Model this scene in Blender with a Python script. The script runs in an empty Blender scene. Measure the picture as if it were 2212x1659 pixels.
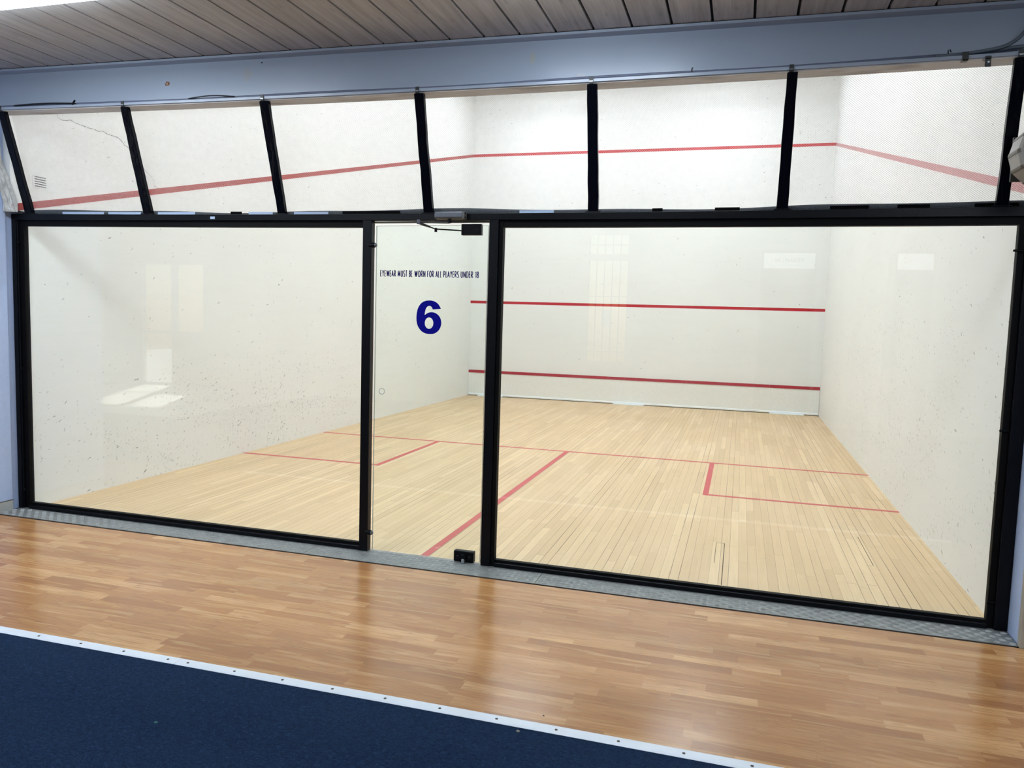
import bpy, bmesh, math, random
from mathutils import Vector, Matrix
random.seed(6)
PI = math.pi
scene = bpy.context.scene
COL = scene.collection

# ------------------------------------------------------------------ helpers
class MB:
    """collects shapes in world coordinates; build() links them as ONE mesh object"""
    def __init__(self): self.v = []; self.f = []
    def quad(self, a, b, c, d):
        n = len(self.v); self.v += [a, b, c, d]; self.f.append((n, n+1, n+2, n+3)); return self
    def poly(self, pts):
        n = len(self.v); self.v += list(pts); self.f.append(tuple(range(n, n+len(pts)))); return self
    def box(self, x0, x1, y0, y1, z0, z1):
        return self.hexa([(x0,y0,z0),(x1,y0,z0),(x1,y1,z0),(x0,y1,z0),(x0,y0,z1),(x1,y0,z1),(x1,y1,z1),(x0,y1,z1)])
    def hexa(self, p):
        n = len(self.v); self.v += list(p)
        for q in ((3,2,1,0),(4,5,6,7),(0,1,5,4),(1,2,6,5),(2,3,7,6),(3,0,4,7)):
            self.f.append(tuple(n+i for i in q))
        return self
    def loft(self, rings, caps=True, closed=True):
        n = len(self.v); k = len(rings[0])
        for r in rings: self.v += list(r)
        for i in range(len(rings)-1):
            for j in range(k if closed else k-1):
                a = n+i*k+j; b = n+i*k+(j+1) % k
                self.f.append((a, b, b+k, a+k))
        if caps:
            self.f.append(tuple(n+j for j in reversed(range(k))))
            self.f.append(tuple(n+(len(rings)-1)*k+j for j in range(k)))
        return self
    def tube(self, pts, r, sides=8, caps=True):
        pts = [Vector(p) for p in pts]; rings = []; up = None
        for i, p in enumerate(pts):
            d = (pts[min(i+1, len(pts)-1)] - pts[max(i-1, 0)]).normalized()
            if up is None:
                up = d.cross(Vector((0,0,1)))
                if up.length < 1e-3: up = d.cross(Vector((1,0,0)))
            up = (up - d*up.dot(d)).normalized(); s = d.cross(up)
            rr = r[i] if isinstance(r, (list, tuple)) else r
            rings.append([tuple(p + up*(rr*math.cos(2*PI*j/sides)) + s*(rr*math.sin(2*PI*j/sides))) for j in range(sides)])
        return self.loft(rings, caps)
    def cyl(self, c, axis, r, h, sides=16, bev=0.0):
        c = Vector(c); d = Vector(axis).normalized()
        pts = [c, c+d*h]; rs = [r, r]
        if bev: pts = [c, c+d*(h-bev), c+d*h]; rs = [r, r, r-bev]
        u = d.orthogonal().normalized(); w = d.cross(u)
        return self.loft([[tuple(p+u*(q*math.cos(2*PI*j/sides))+w*(q*math.sin(2*PI*j/sides))) for j in range(sides)] for p, q in zip(pts, rs)])
    def sweep(self, prof, xs):
        """prof(x) -> list of (y, z): a profile carried along X"""
        return self.loft([[(x, y, z) for y, z in prof(x)] for x in xs])
    def build(self, name, mat, parent=None, bevel=0.0, smooth=False, origin=None):
        me = bpy.data.meshes.new(name)
        off = Vector(parent.location) if parent is not None else Vector(origin or (0,0,0))
        if parent is not None and parent.parent is not None: off = off + Vector(parent.parent.location)
        me.from_pydata([tuple(Vector(p)-off) for p in self.v], [], self.f)
        bm = bmesh.new(); bm.from_mesh(me)
        bmesh.ops.recalc_face_normals(bm, faces=bm.faces); bm.to_mesh(me); bm.free()
        me.materials.append(mat)
        if smooth:
            for p in me.polygons: p.use_smooth = True
        o = bpy.data.objects.new(name, me); COL.objects.link(o)
        if parent is not None: o.parent = parent
        else: o.location = off
        if bevel:
            b = o.modifiers.new('bevel', 'BEVEL'); b.width = bevel; b.segments = 2; b.limit_method = 'ANGLE'; b.angle_limit = math.radians(50)
        return o

def thing(name, label, cat, loc=(0,0,0), group=None):
    o = bpy.data.objects.new(name, None); COL.objects.link(o); o.location = loc
    o.empty_display_size = 0.1
    return tag(o, label, cat, group)
def tag(o, label, cat, group=None, kind=None):
    o['label'] = label; o['category'] = cat
    if group: o['group'] = group
    if kind: o['kind'] = kind
    return o
def struct(o): o['kind'] = 'structure'; return o
def copy_thing(root, d, label):
    """a copy of a thing, its parts and their sub-parts, moved by d"""
    r = root.copy(); COL.objects.link(r); r.location = Vector(root.location)+Vector(d); r['label'] = label
    for ch in list(root.children):
        c = ch.copy(); COL.objects.link(c); c.parent = r
        for g in list(ch.children):
            k = g.copy(); COL.objects.link(k); k.parent = c
    return r
def quadfit(pts, lo, hi):
    (a, A), (b, B), (c, C) = pts
    def f(x):
        x = min(max(x, lo), hi)
        return A*(x-b)*(x-c)/((a-b)*(a-c)) + B*(x-a)*(x-c)/((b-a)*(b-c)) + C*(x-a)*(x-b)/((c-a)*(c-b))
    return f
def lin(a, b, n): return [a+(b-a)*i/(n-1) for i in range(n)]

# ------------------------------------------------------------------ materials
class NT:
    def __init__(self, name):
        self.m = bpy.data.materials.new(name); self.m.use_nodes = True
        self.t = self.m.node_tree; self.t.nodes.clear()
        self.out = self.n('ShaderNodeOutputMaterial')
    def n(self, typ, **kw):
        o = self.t.nodes.new(typ)
        for k, v in kw.items(): setattr(o, k, v)
        return o
    def link(self, a, b): self.t.links.new(a, b)
    def put(self, sock, val):
        if hasattr(val, 'is_output') or isinstance(val, bpy.types.NodeSocket): self.link(val, sock)
        else: sock.default_value = val
    def math(self, op, a, b=0.0, c=0.0, clamp=False):
        o = self.n('ShaderNodeMath', operation=op, use_clamp=clamp)
        self.put(o.inputs[0], a); self.put(o.inputs[1], b); self.put(o.inputs[2], c); return o.outputs[0]
    def vec(self, x, y, z):
        o = self.n('ShaderNodeCombineXYZ')
        for i, v in enumerate((x, y, z)): self.put(o.inputs[i], v)
        return o.outputs[0]
    def coord(self):
        c = self.n('ShaderNodeTexCoord').outputs['Object']; s = self.n('ShaderNodeSeparateXYZ'); self.link(c, s.inputs[0])
        return c, s.outputs[0], s.outputs[1], s.outputs[2]
    def scale(self, x, y, z, sx, sy, sz):
        return self.vec(self.math('MULTIPLY', x, sx), self.math('MULTIPLY', y, sy), self.math('MULTIPLY', z, sz))
    def noise(self, vec, scale=1.0, detail=3.0, rough=0.5, dist=0.0):
        o = self.n('ShaderNodeTexNoise'); self.put(o.inputs['Vector'], vec)
        o.inputs['Scale'].default_value = scale; o.inputs['Detail'].default_value = detail
        o.inputs['Roughness'].default_value = rough; o.inputs['Distortion'].default_value = dist
        return o.outputs[0]
    def white(self, vec):
        o = self.n('ShaderNodeTexWhiteNoise', noise_dimensions='3D'); self.put(o.inputs['Vector'], vec); return o.outputs['Value'], o.outputs['Color']
    def ramp(self, fac, stops):
        o = self.n('ShaderNodeValToRGB'); self.put(o.inputs[0], fac); e = o.color_ramp.elements
        while len(e) < len(stops): e.new(0.5)
        for k, (p, c) in zip(e, stops): k.position = p; k.color = (*c, 1) if len(c) == 3 else c
        return o.outputs[0]
    def maprange(self, v, a, b, c=0.0, d=1.0):
        o = self.n('ShaderNodeMapRange'); self.put(o.inputs[0], v)
        for i, q in enumerate((a, b, c, d)): o.inputs[i+1].default_value = q
        return o.outputs[0]
    def mix(self, fac, a, b, mode='MIX'):
        o = self.n('ShaderNodeMix', data_type='RGBA', blend_type=mode); self.put(o.inputs[0], fac)
        for i, v in ((6, a), (7, b)):
            if isinstance(v, tuple): v = (*v, 1) if len(v) == 3 else v
            self.put(o.inputs[i], v)
        return o.outputs[2]
    def bump(self, h, strength=0.3, dist=0.01):
        o = self.n('ShaderNodeBump'); self.put(o.inputs['Height'], h); o.inputs['Strength'].default_value = strength
        o.inputs['Distance'].default_value = dist; return o.outputs[0]
    def bsdf(self, color, rough=0.6, metal=0.0, spec=0.5, normal=None, coat=0.0, coat_rough=0.1):
        b = self.n('ShaderNodeBsdfPrincipled')
        if isinstance(color, tuple): color = (*color, 1) if len(color) == 3 else color
        self.put(b.inputs['Base Color'], color); self.put(b.inputs['Roughness'], rough); b.inputs['Metallic'].default_value = metal
        b.inputs['Specular IOR Level'].default_value = spec
        b.inputs['Coat Weight'].default_value = coat; b.inputs['Coat Roughness'].default_value = coat_rough
        if normal is not None: self.link(normal, b.inputs['Normal'])
        self.link(b.outputs[0], self.out.inputs[0]); return self.m

def simple(name, color, rough=0.5, metal=0.0, spec=0.5, var=0.06, bump=0.05, scale=30.0, coat=0.0):
    t = NT(name); c, x, y, z = t.coord()
    nz = t.noise(c, scale, 4)
    col = t.mix(t.maprange(nz, 0.3, 0.7), tuple(q*(1-var) for q in color), tuple(min(1, q*(1+var)) for q in color))
    return t.bsdf(col, rough, metal, spec, t.bump(nz, bump, 0.003) if bump else None, coat)

def planks(t, u, v, w, l):
    """u across the boards, v along them -> per board random value and colour, distance to the seams"""
    uu = t.math('DIVIDE', u, w); row = t.math('FLOOR', uu); fu = t.math('FRACT', uu)
    r1, _ = t.white(t.vec(row, 3.7, 1.3))
    r2, _ = t.white(t.vec(row, 9.1, 5.5))
    vv = t.math('ADD', t.math('DIVIDE', v, l), t.math('MULTIPLY', r1, 17.0)); cell = t.math('FLOOR', vv); fv = t.math('FRACT', vv)
    val, col = t.white(t.vec(row, cell, 0.5))
    du = t.math('MULTIPLY', t.math('MINIMUM', fu, t.math('SUBTRACT', 1.0, fu)), w)
    dv = t.math('MULTIPLY', t.math('MINIMUM', fv, t.math('SUBTRACT', 1.0, fv)), l)
    return val, col, du, dv, r2, row, cell

def mat_court_floor():
    t = NT('maple_strips'); c, x, y, z = t.coord()
    val, col, du, dv, r2, row, cell = planks(t, x, y, 0.0575, 1.05)
    grain = t.noise(t.vec(t.math('MULTIPLY', x, 55.0), t.math('ADD', t.math('MULTIPLY', y, 2.2), t.math('MULTIPLY', val, 40.0)), val), 1.0, 5, 0.6, 0.6)
    blotch = t.noise(t.scale(x, y, z, 1.3, 0.7, 1.0), 1.0, 3)
    base = t.ramp(val, [(0.0, FLOOR_DARK), (0.25, FLOOR_MID), (0.75, FLOOR_LIGHT), (1.0, FLOOR_PALE)])
    base = t.mix(t.math('MULTIPLY', t.maprange(grain, 0.45, 0.75), 0.28), base, (0.40, 0.27, 0.13))
    base = t.mix(t.math('MULTIPLY', t.maprange(blotch, 0.45, 0.7), 0.22), base, (0.50, 0.37, 0.20))
    # pale scrapes and dark heel marks
    sc = t.noise(t.scale(x, y, z, 90, 14, 1), 1.0, 2, 0.5, 1.5)
    base = t.mix(t.math('MULTIPLY', t.maprange(sc, 0.74, 0.78), 0.35), base, (0.85, 0.76, 0.58))
    # seams: every row its own strength, some rows open wide
    open_ = t.maprange(r2, 0.45, 1.0)
    wob = t.noise(t.vec(row, t.math('MULTIPLY', y, 0.9), 0.0), 1.0, 2)
    wob = t.maprange(wob, 0.36, 0.62)
    gw = t.math('ADD', 0.0010, t.math('MULTIPLY', t.math('MULTIPLY', open_, wob), 0.0030))
    g1 = t.math('SUBTRACT', 1.0, t.math('DIVIDE', du, gw), clamp=True)
    g1 = t.math('MULTIPLY', t.maprange(g1, 0.0, 0.35), t.math('ADD', 0.55, t.math('MULTIPLY', open_, 0.42)))
    g2 = t.math('MULTIPLY', t.math('LESS_THAN', dv, 0.0014), t.math('MULTIPLY', val, 0.8))
    gap = t.math('MAXIMUM', g1, g2)
    base = t.mix(gap, base, (0.07, 0.045, 0.03))
    rough = t.maprange(blotch, 0.3, 0.7, 0.42, 0.55)
    return t.bsdf(base, rough, 0, 0.35, t.bump(t.math('SUBTRACT', t.math('MULTIPLY', grain, 0.15), gap), 0.15, 0.002))
FLOOR_DARK = (0.565, 0.402, 0.242); FLOOR_MID = (0.610, 0.438, 0.266); FLOOR_LIGHT = (0.645, 0.470, 0.289); FLOOR_PALE = (0.695, 0.52, 0.326)

def mat_laminate():
    t = NT('cherry_laminate'); c, x, y, z = t.coord()
    val, col, du, dv, r2, row, cell = planks(t, y, x, 0.066, 0.47)
    seed = t.math('ADD', t.math('MULTIPLY', val, 60.0), t.math('MULTIPLY', row, 0.37))
    fine = t.noise(t.vec(t.math('ADD', t.math('MULTIPLY', x, 5.0), seed), t.math('MULTIPLY', y, 120.0), seed), 1.0, 5, 0.6, 0.4)
    fig = t.noise(t.vec(t.math('ADD', t.math('MULTIPLY', x, 1.7), seed), t.math('MULTIPLY', y, 17.0), seed), 1.0, 2, 0.4, 1.4)
    rings = t.math('ABSOLUTE', t.math('SUBTRACT', t.math('FRACT', t.math('MULTIPLY', fig, 8.0)), 0.5))
    base = t.ramp(val, [(0.0, (0.310, 0.138, 0.049)), (0.3, (0.390, 0.182, 0.067)), (0.7, (0.445, 0.220, 0.086)), (1.0, (0.56, 0.315, 0.138))])
    base = t.mix(t.math('MULTIPLY', t.maprange(fine, 0.42, 0.68), 0.55), base, (0.24, 0.105, 0.042))
    base = t.mix(t.math('MULTIPLY', t.maprange(rings, 0.0, 0.13, 1.0, 0.0), 0.38), base, (0.22, 0.095, 0.04))
    base = t.mix(t.math('MULTIPLY', t.maprange(fig, 0.55, 0.72), 0.45), base, (0.66, 0.40, 0.18))
    # a few short knots drawn across the strips
    kn = t.n('ShaderNodeTexVoronoi', voronoi_dimensions='2D'); t.put(kn.inputs['Vector'], t.scale(x, y, z, 1.6, 7.5, 1)); kn.inputs['Scale'].default_value = 1.0
    knots = t.math('MULTIPLY', t.math('LESS_THAN', kn.outputs['Distance'], 0.045), t.math('GREATER_THAN', t.math('FRACT', t.math('MULTIPLY', val, 7.0)), 0.55))
    base = t.mix(t.math('MULTIPLY', knots, 0.4), base, (0.19, 0.08, 0.03))
    seam = t.math('MAXIMUM', t.math('LESS_THAN', du, 0.0007), t.math('LESS_THAN', dv, 0.0009))
    base = t.mix(t.math('MULTIPLY', seam, 0.22), base, (0.12, 0.05, 0.02))
    big = t.noise(c, 2.2, 3)
    micro = t.noise(c, 160.0, 2)
    return t.bsdf(base, t.maprange(big, 0.3, 0.7, 0.16, 0.25), 0, 0.35, t.bump(t.math('ADD', t.math('MULTIPLY', micro, 0.6), t.math('MULTIPLY', big, 1.0)), 0.05, 0.004))

def mat_wall(name, axis, marks, base=(0.785, 0.785, 0.772)):
    """painted plaster; axis = the horizontal axis of the wall; marks = [(h0, h1, z0, z1, density)]"""
    t = NT(name); c, x, y, z = t.coord(); h = x if axis == 'x' else y
    n1 = t.noise(t.scale(h, z, z, 0.8, 1.1, 0), 1.0, 4); n2 = t.noise(t.scale(h, z, z, 1.5, 12, 0), 1.0, 4, 0.6)
    n3 = t.noise(c, 42.0, 3)
    col = t.mix(t.maprange(n1, 0.3, 0.7), tuple(q*0.965 for q in base), base)
    col = t.mix(t.math('MULTIPLY', t.maprange(n2, 0.5, 0.72), 0.20), col, tuple(q*0.86 for q in base))
    for sc, sx, thr, shade in ((15.0, 0.55, 0.09, 0.24), (27.0, 0.55, 0.13, 0.34), (46.0, 0.5, 0.18, 0.42), (9.0, 0.40, 0.045, 0.18)):
        v = t.n('ShaderNodeTexVoronoi', voronoi_dimensions='2D'); jig = t.noise(t.scale(h, z, z, 21, 21, 0), 1.0, 2)
        ang = t.math('MULTIPLY', h, 0.45)
        t.put(v.inputs['Vector'], t.vec(t.math('MULTIPLY', h, sc*sx), t.math('MULTIPLY', t.math('SUBTRACT', t.math('ADD', z, t.math('MULTIPLY', jig, 0.05)), ang), sc*1.25), 0.0)); v.inputs['Scale'].default_value = 1.0
        sep = t.n('ShaderNodeSeparateColor'); t.link(v.outputs['Color'], sep.inputs[0])
        clus = t.maprange(t.noise(t.scale(h, z, z, 1.1, 2.0, 0), 1.0, 3, 0.55), 0.40, 0.62, 0.12, 1.0)
        tot = None
        for (h0, h1, z0, z1, dens) in marks:
            a = t.math('MULTIPLY', t.math('MULTIPLY', t.maprange(h, h0, h0+(h1-h0)*0.35), t.maprange(h, h1-(h1-h0)*0.35, h1, 1, 0)),
                       t.math('MULTIPLY', t.maprange(z, z0, z0+(z1-z0)*0.3), t.maprange(z, z1-(z1-z0)*0.5, z1, 1, 0)))
            a = t.math('MULTIPLY', a, dens); tot = a if tot is None else t.math('MAXIMUM', tot, a)
        size = t.math('MULTIPLY', sep.outputs[1], thr)
        on = t.math('MULTIPLY', t.math('LESS_THAN', sep.outputs[0], t.math('MULTIPLY', tot, clus)), t.math('LESS_THAN', v.outputs['Distance'], t.math('ADD', size, 0.03)))
        col = t.mix(t.math('MULTIPLY', on, t.math('ADD', 0.18, t.math('MULTIPLY', t.math('POWER', sep.outputs[2], 1.6), 0.75))), col, (shade, shade, shade*0.98))
    bmp = t.bump(t.math('ADD', t.math('MULTIPLY', n3, 0.35), t.math('ADD', n1, n2)), 0.12, 0.012)
    return t.bsdf(col, 0.62, 0, 0.3, bmp)

def mat_line(name, col, wear):
    t = NT(name); c, x, y, z = t.coord()
    n = t.noise(c, 9.0, 5, 0.7); f = t.noise(c, 60.0, 3)
    k = t.mix(t.math('MULTIPLY', t.maprange(n, 0.62, 0.70), wear), col, (0.70, 0.52, 0.40))
    k = t.mix(t.math('MULTIPLY', t.maprange(f, 0.55, 0.75), 0.25), k, tuple(q*0.75 for q in col))
    return t.bsdf(k, 0.5, 0, 0.3)

def mat_ceiling():
    t = NT('grey_ceiling_boards'); c, x, y, z = t.coord()
    row = t.math('FLOOR', t.math('DIVIDE', t.math('SUBTRACT', x, 0.094), 0.206)); r, _ = t.white(t.vec(row, 1.0, 2.0))
    g = t.noise(t.vec(t.math('MULTIPLY', x, 26.0), t.math('ADD', t.math('MULTIPLY', y, 1.6), t.math('MULTIPLY', r, 30)), r), 1.0, 5, 0.6, 0.8)
    f = t.noise(t.vec(t.math('MULTIPLY', x, 90.0), t.math('MULTIPLY', y, 0.9), r), 1.0, 2)
    col = t.ramp(g, [(0.25, (0.355, 0.345, 0.34)), (0.5, (0.50, 0.49, 0.485)), (0.8, (0.62, 0.61, 0.605))])
    col = t.mix(t.math('MULTIPLY', t.maprange(f, 0.62, 0.7), 0.35), col, (0.76, 0.75, 0.74))
    kn = t.n('ShaderNodeTexVoronoi', voronoi_dimensions='2D'); t.put(kn.inputs['Vector'], t.scale(x, y, z, 7.0, 2.4, 0)); kn.inputs['Scale'].default_value = 1.0
    col = t.mix(t.math('MULTIPLY', t.maprange(kn.outputs['Distance'], 0.04, 0.09, 1, 0), 0.25), col, (0.18, 0.16, 0.15))
    col = t.mix(t.math('MULTIPLY', t.math('SUBTRACT', r, 0.5), 0.3), col, (0.25, 0.23, 0.21))
    return t.bsdf(col, 0.48, 0, 0.4, t.bump(g, 0.12, 0.004))

def mat_beam():
    t = NT('grey_blue_beam_paint'); c, x, y, z = t.coord()
    n = t.noise(c, 5.0, 4); f = t.noise(c, 300.0, 2); w = t.noise(c, 1.6, 2)
    base = (0.365, 0.42, 0.51)
    col = t.mix(0.0, base, base)
    def blob(px, pz, rx, rz, edge, c2, k):
        nonlocal col
        dx = t.math('DIVIDE', t.math('SUBTRACT', x, px-3.2), rx); dz = t.math('DIVIDE', t.math('SUBTRACT', z, pz-2.95), rz)   # coordinates run from the beam's own middle
        d = t.math('SQRT', t.math('ADD', t.math('MULTIPLY', dx, dx), t.math('MULTIPLY', dz, dz)))
        d = t.math('ADD', d, t.math('MULTIPLY', t.math('SUBTRACT', t.noise(c, 45.0, 3), 0.5), edge))
        col = t.mix(t.math('MULTIPLY', t.maprange(d, 0.8, 1.05, 1, 0), k), col, c2)
    blob(1.417, 2.973, 0.017, 0.016, 1.6, (0.20, 0.075, 0.02), 1.0)
    blob(1.417, 2.973, 0.008, 0.008, 1.0, (0.55, 0.40, 0.25), 0.8)
    blob(2.02, 3.0, 0.036, 0.048, 1.5, (0.40, 0.40, 0.41), 0.65)
    blob(3.863, 2.977, 0.017, 0.036, 0.6, (0.42, 0.43, 0.38), 0.7)
    blob(4.14, 2.86, 0.03, 0.02, 1.4, (0.45, 0.46, 0.48), 0.5)
    blob(2.124, 3.062, 0.005, 0.005, 0.3, (0.01, 0.01, 0.01), 1.0)
    return t.bsdf(col, 0.26, 0, 0.5, t.bump(f, 0.04, 0.001))

def mat_glass(name, tint):
    t = NT(name)
    geo = t.n('ShaderNodeNewGeometry')
    ior = t.math('ADD', t.math('MULTIPLY', geo.outputs['Backfacing'], 1/1.5-1.5), 1.5)
    fr = t.n('ShaderNodeFresnel'); t.link(ior, fr.inputs['IOR'])
    tr = t.n('ShaderNodeBsdfTransparent'); tr.inputs[0].default_value = (*tint, 1)
    gl = t.n('ShaderNodeBsdfGlossy'); gl.inputs['Roughness'].default_value = 0.0; gl.inputs[0].default_value = (1, 1, 1, 1)
    mx = t.n('ShaderNodeMixShader'); t.link(t.math('MULTIPLY', fr.outputs[0], 0.75), mx.inputs[0]); t.link(tr.outputs[0], mx.inputs[1]); t.link(gl.outputs[0], mx.inputs[2])
    t.link(mx.outputs[0], t.out.inputs[0]); return t.m

def mat_emit(name, col, s):
    t = NT(name); e = t.n('ShaderNodeEmission'); e.inputs[0].default_value = (*col, 1); e.inputs[1].default_value = s
    t.link(e.outputs[0], t.out.inputs[0]); return t.m

def mat_carpet():
    t = NT('navy_needle_carpet'); c, x, y, z = t.coord()
    f = t.noise(c, 420.0, 3, 0.7); m = t.noise(t.scale(x, y, z, 60, 95, 1), 1.0, 4, 0.7, 1.2); b = t.noise(c, 2.5, 3)
    col = t.ramp(t.math('ADD', t.math('MULTIPLY', f, 0.55), t.math('MULTIPLY', m, 0.45)), [(0.38, (0.0018, 0.006, 0.020)), (0.50, (0.0055, 0.018, 0.055)), (0.64, (0.022, 0.055, 0.125))])
    col = t.mix(t.math('MULTIPLY', b, 0.25), col, (0.010, 0.030, 0.055))
    return t.bsdf(col, 0.95, 0, 0.12, t.bump(t.math('ADD', f, m), 0.6, 0.006))

def mat_tread():
    t = NT('worn_tread_metal'); c, x, y, z = t.coord()
    n = t.noise(c, 14.0, 4, 0.6); f = t.noise(c, 140.0, 3)
    col = t.mix(t.maprange(n, 0.35, 0.65), (0.20, 0.207, 0.205), (0.28, 0.29, 0.288))
    col = t.mix(t.math('MULTIPLY', t.maprange(z, 0.0044, 0.0056), 0.6), col, (0.37, 0.385, 0.385))
    return t.bsdf(col, t.maprange(f, 0.3, 0.7, 0.40, 0.58), 0.55, 0.5, t.bump(f, 0.15, 0.001))

def mat_wrap():
    t = NT('shiny_black_wrap'); c, x, y, z = t.coord()
    n = t.noise(t.scale(x, y, z, 14, 14, 2.6), 1.0, 2, 0.5, 1.2); m = t.noise(c, 40, 2)
    return t.bsdf((0.0025, 0.003, 0.006), 0.17, 0, 0.12, t.bump(t.math('ADD', n, t.math('MULTIPLY', m, 0.08)), 0.5, 0.012))

def mat_soffit():
    t = NT('pale_underside'); c, x, y, z = t.coord()  # strip under the beam, in a paler tone than the beam
    n = t.noise(t.scale(x, y, z, 5, 60, 1), 1.0, 4, 0.65, 0.5); m = t.noise(t.scale(x, y, z, 2.2, 9, 1), 1.0, 3)
    col = t.mix(t.maprange(n, 0.35, 0.7), (0.72, 0.715, 0.705), (0.60, 0.59, 0.575))
    col = t.mix(t.math('MULTIPLY', t.maprange(m, 0.55, 0.68), 0.5), col, (0.25, 0.22, 0.18))
    return t.bsdf(col, 0.8, 0, 0.2)

M = {}
M['court_floor'] = mat_court_floor(); M['laminate'] = mat_laminate(); M['carpet'] = mat_carpet()
M['wall_left'] = mat_wall('court_plaster_left', 'y', [(-0.3, 6.0, -0.35, 1.25, 1.25), (-1, 11, -1, 7, 0.10)])
M['wall_front'] = mat_wall('court_plaster_front', 'x', [(4.6, 7.6, 2.8, 6.6, 0.35), (-1.2, 1.6, 4.4, 6.4, 0.22), (-1, 8, -1, 7, 0.05)], (0.755, 0.757, 0.742))  # base darker than the side walls: front wall's shading put into the colour
M['wall_right'] = mat_wall('court_plaster_right', 'y', [(-1.5, 9, -0.6, 2.2, 0.75), (4.5, 11, 2.6, 6.6, 0.35), (-1, 11, -1, 7, 0.12)])
M['line_floor'] = mat_line('red_floor_line', (0.51, 0.088, 0.09), 0.7)
M['line_front'] = mat_line('red_wall_line', (0.42, 0.012, 0.022), 0.15)
M['line_top'] = mat_line('red_out_line', (0.47, 0.035, 0.042), 0.1)
M['line_side'] = mat_line('red_side_line', (0.36, 0.055, 0.05), 0.15)
M['line_pale'] = mat_line('pale_pink_line', (0.50, 0.235, 0.235), 0.4)  # oblique light on the right wall's line put into its pale colour
M['tin'] = simple('tin_white', (0.74, 0.74, 0.71), 0.5, var=0.03); M['tin_red'] = mat_line('tin_red_strip', (0.30, 0.008, 0.018), 0.3)
M['pale_trim'] = simple('pale_trim', (0.80, 0.83, 0.86), 0.4, var=0.02)
M['ceiling'] = mat_ceiling(); M['dark_void'] = simple('dark_void', (0.008, 0.007, 0.007), 0.9, var=0.1)  # void is near-black: shade inside the open gaps put into the colour
M['beam'] = mat_beam(); M['soffit'] = mat_soffit()
M['black'] = simple('black_frame_paint', (0.0020, 0.0026, 0.0045), 0.36, spec=0.16, var=0.15, bump=0.2, scale=90)
M['black_inner'] = simple('black_glazing_rubber', (0.0018, 0.0018, 0.0022), 0.6, spec=0.12, var=0.15, bump=0.15, scale=60)
M['black_dull'] = simple('black_fitting', (0.0022, 0.0026, 0.0034), 0.4, spec=0.12)
M['wrap'] = mat_wrap()
M['grey_metal'] = simple('grey_closer_metal', (0.11, 0.12, 0.145), 0.35, metal=0.3)
M['steel'] = simple('bright_steel', (0.42, 0.45, 0.48), 0.3, metal=0.9)
M['clip'] = simple('dark_clip_steel', (0.035, 0.037, 0.036), 0.45, metal=0.2)
M['zinc'] = simple('dull_zinc', (0.12, 0.12, 0.11), 0.5, metal=0.4)
M['glass'] = mat_glass('clear_glass', (0.98, 0.993, 0.982)); M['glass_door'] = mat_glass('green_tinted_glass', (0.955, 0.985, 0.968))
M['glass_edge'] = simple('glass_edge', (0.50, 0.55, 0.52), 0.25, var=0.02, bump=0)
M['blue'] = simple('royal_blue_vinyl', (0.0006, 0.0006, 0.24), 0.55, spec=0.1, var=0.0, bump=0); M['navy'] = simple('navy_vinyl', (0.004, 0.004, 0.11), 0.55, spec=0.1, var=0.0, bump=0)
M['tread'] = mat_tread()
M['white_strip'] = simple('white_aluminium', (0.66, 0.70, 0.76), 0.33, var=0.03, bump=0.03, scale=14)
M['pier'] = simple('pale_blue_paint', (0.42, 0.52, 0.76), 0.6, var=0.03, bump=0.1, scale=40)
M['tile'] = simple('grey_tile', (0.42, 0.43, 0.42), 0.45, var=0.08, scale=12); M['guard'] = simple('beige_corner', (0.36, 0.33, 0.28), 0.5, var=0.1, scale=10)
M['net'] = simple('net_cord', (0.66, 0.645, 0.63), 0.8, var=0.1, bump=0); M['hem'] = simple('net_bunched_cord', (0.050, 0.056, 0.064), 0.8, var=0.3, bump=0.4, scale=120)
M['pale_cloth'] = simple('dusty_net', (0.50, 0.49, 0.46), 0.9, var=0.25, bump=0.5, scale=25)
M['tape_pale'] = simple('pale_tape', (0.40, 0.50, 0.66), 0.4, var=0.03, bump=0); M['tape_black'] = simple('black_tape', (0.0015, 0.0015, 0.002), 0.7, spec=0.05, bump=0)
M['cable'] = simple('cable_dark_grey', (0.13, 0.15, 0.22), 0.5, bump=0); M['conduit'] = simple('grey_conduit', (0.12, 0.145, 0.175), 0.5, bump=0.1)
M['cable_black'] = simple('cable_black', (0.004, 0.004, 0.009), 0.5, bump=0)
M['housing'] = simple('grey_housing', (0.33, 0.315, 0.29), 0.42, var=0.05, bump=0.1, scale=20); M['housing_dark'] = simple('bronze_groove', (0.10, 0.085, 0.065), 0.45); M['plate_dark'] = simple('dark_mount_plate', (0.045, 0.045, 0.042), 0.5)
M['lobby_wall'] = simple('lobby_wall_paint', (0.36, 0.36, 0.36), 0.7, var=0.03); M['lobby_side'] = simple('lobby_side_paint', (0.50, 0.53, 0.57), 0.7, var=0.03)
M['lamp'] = mat_emit('lobby_diffuser', (0.80, 0.90, 1.0), 21.0); M['court_lamp'] = mat_emit('court_diffuser', (0.85, 0.932, 0.985), 67.5)
M['lamp_body'] = simple('white_lamp_body', (0.75, 0.76, 0.78), 0.4); M['sign_lit'] = mat_emit('backlit_sign', (0.85, 0.93, 1.0), 1.7)
M['sign_ink'] = simple('grey_sign_ink', (0.25, 0.28, 0.32), 0.5, bump=0); M['fridge'] = simple('fridge_shell', (0.10, 0.10, 0.11), 0.4)
M['paper'] = simple('white_paper', (0.8, 0.82, 0.85), 0.6); M['court_ceiling'] = simple('court_ceiling_paint', (0.62, 0.61, 0.59), 0.8)
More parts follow.
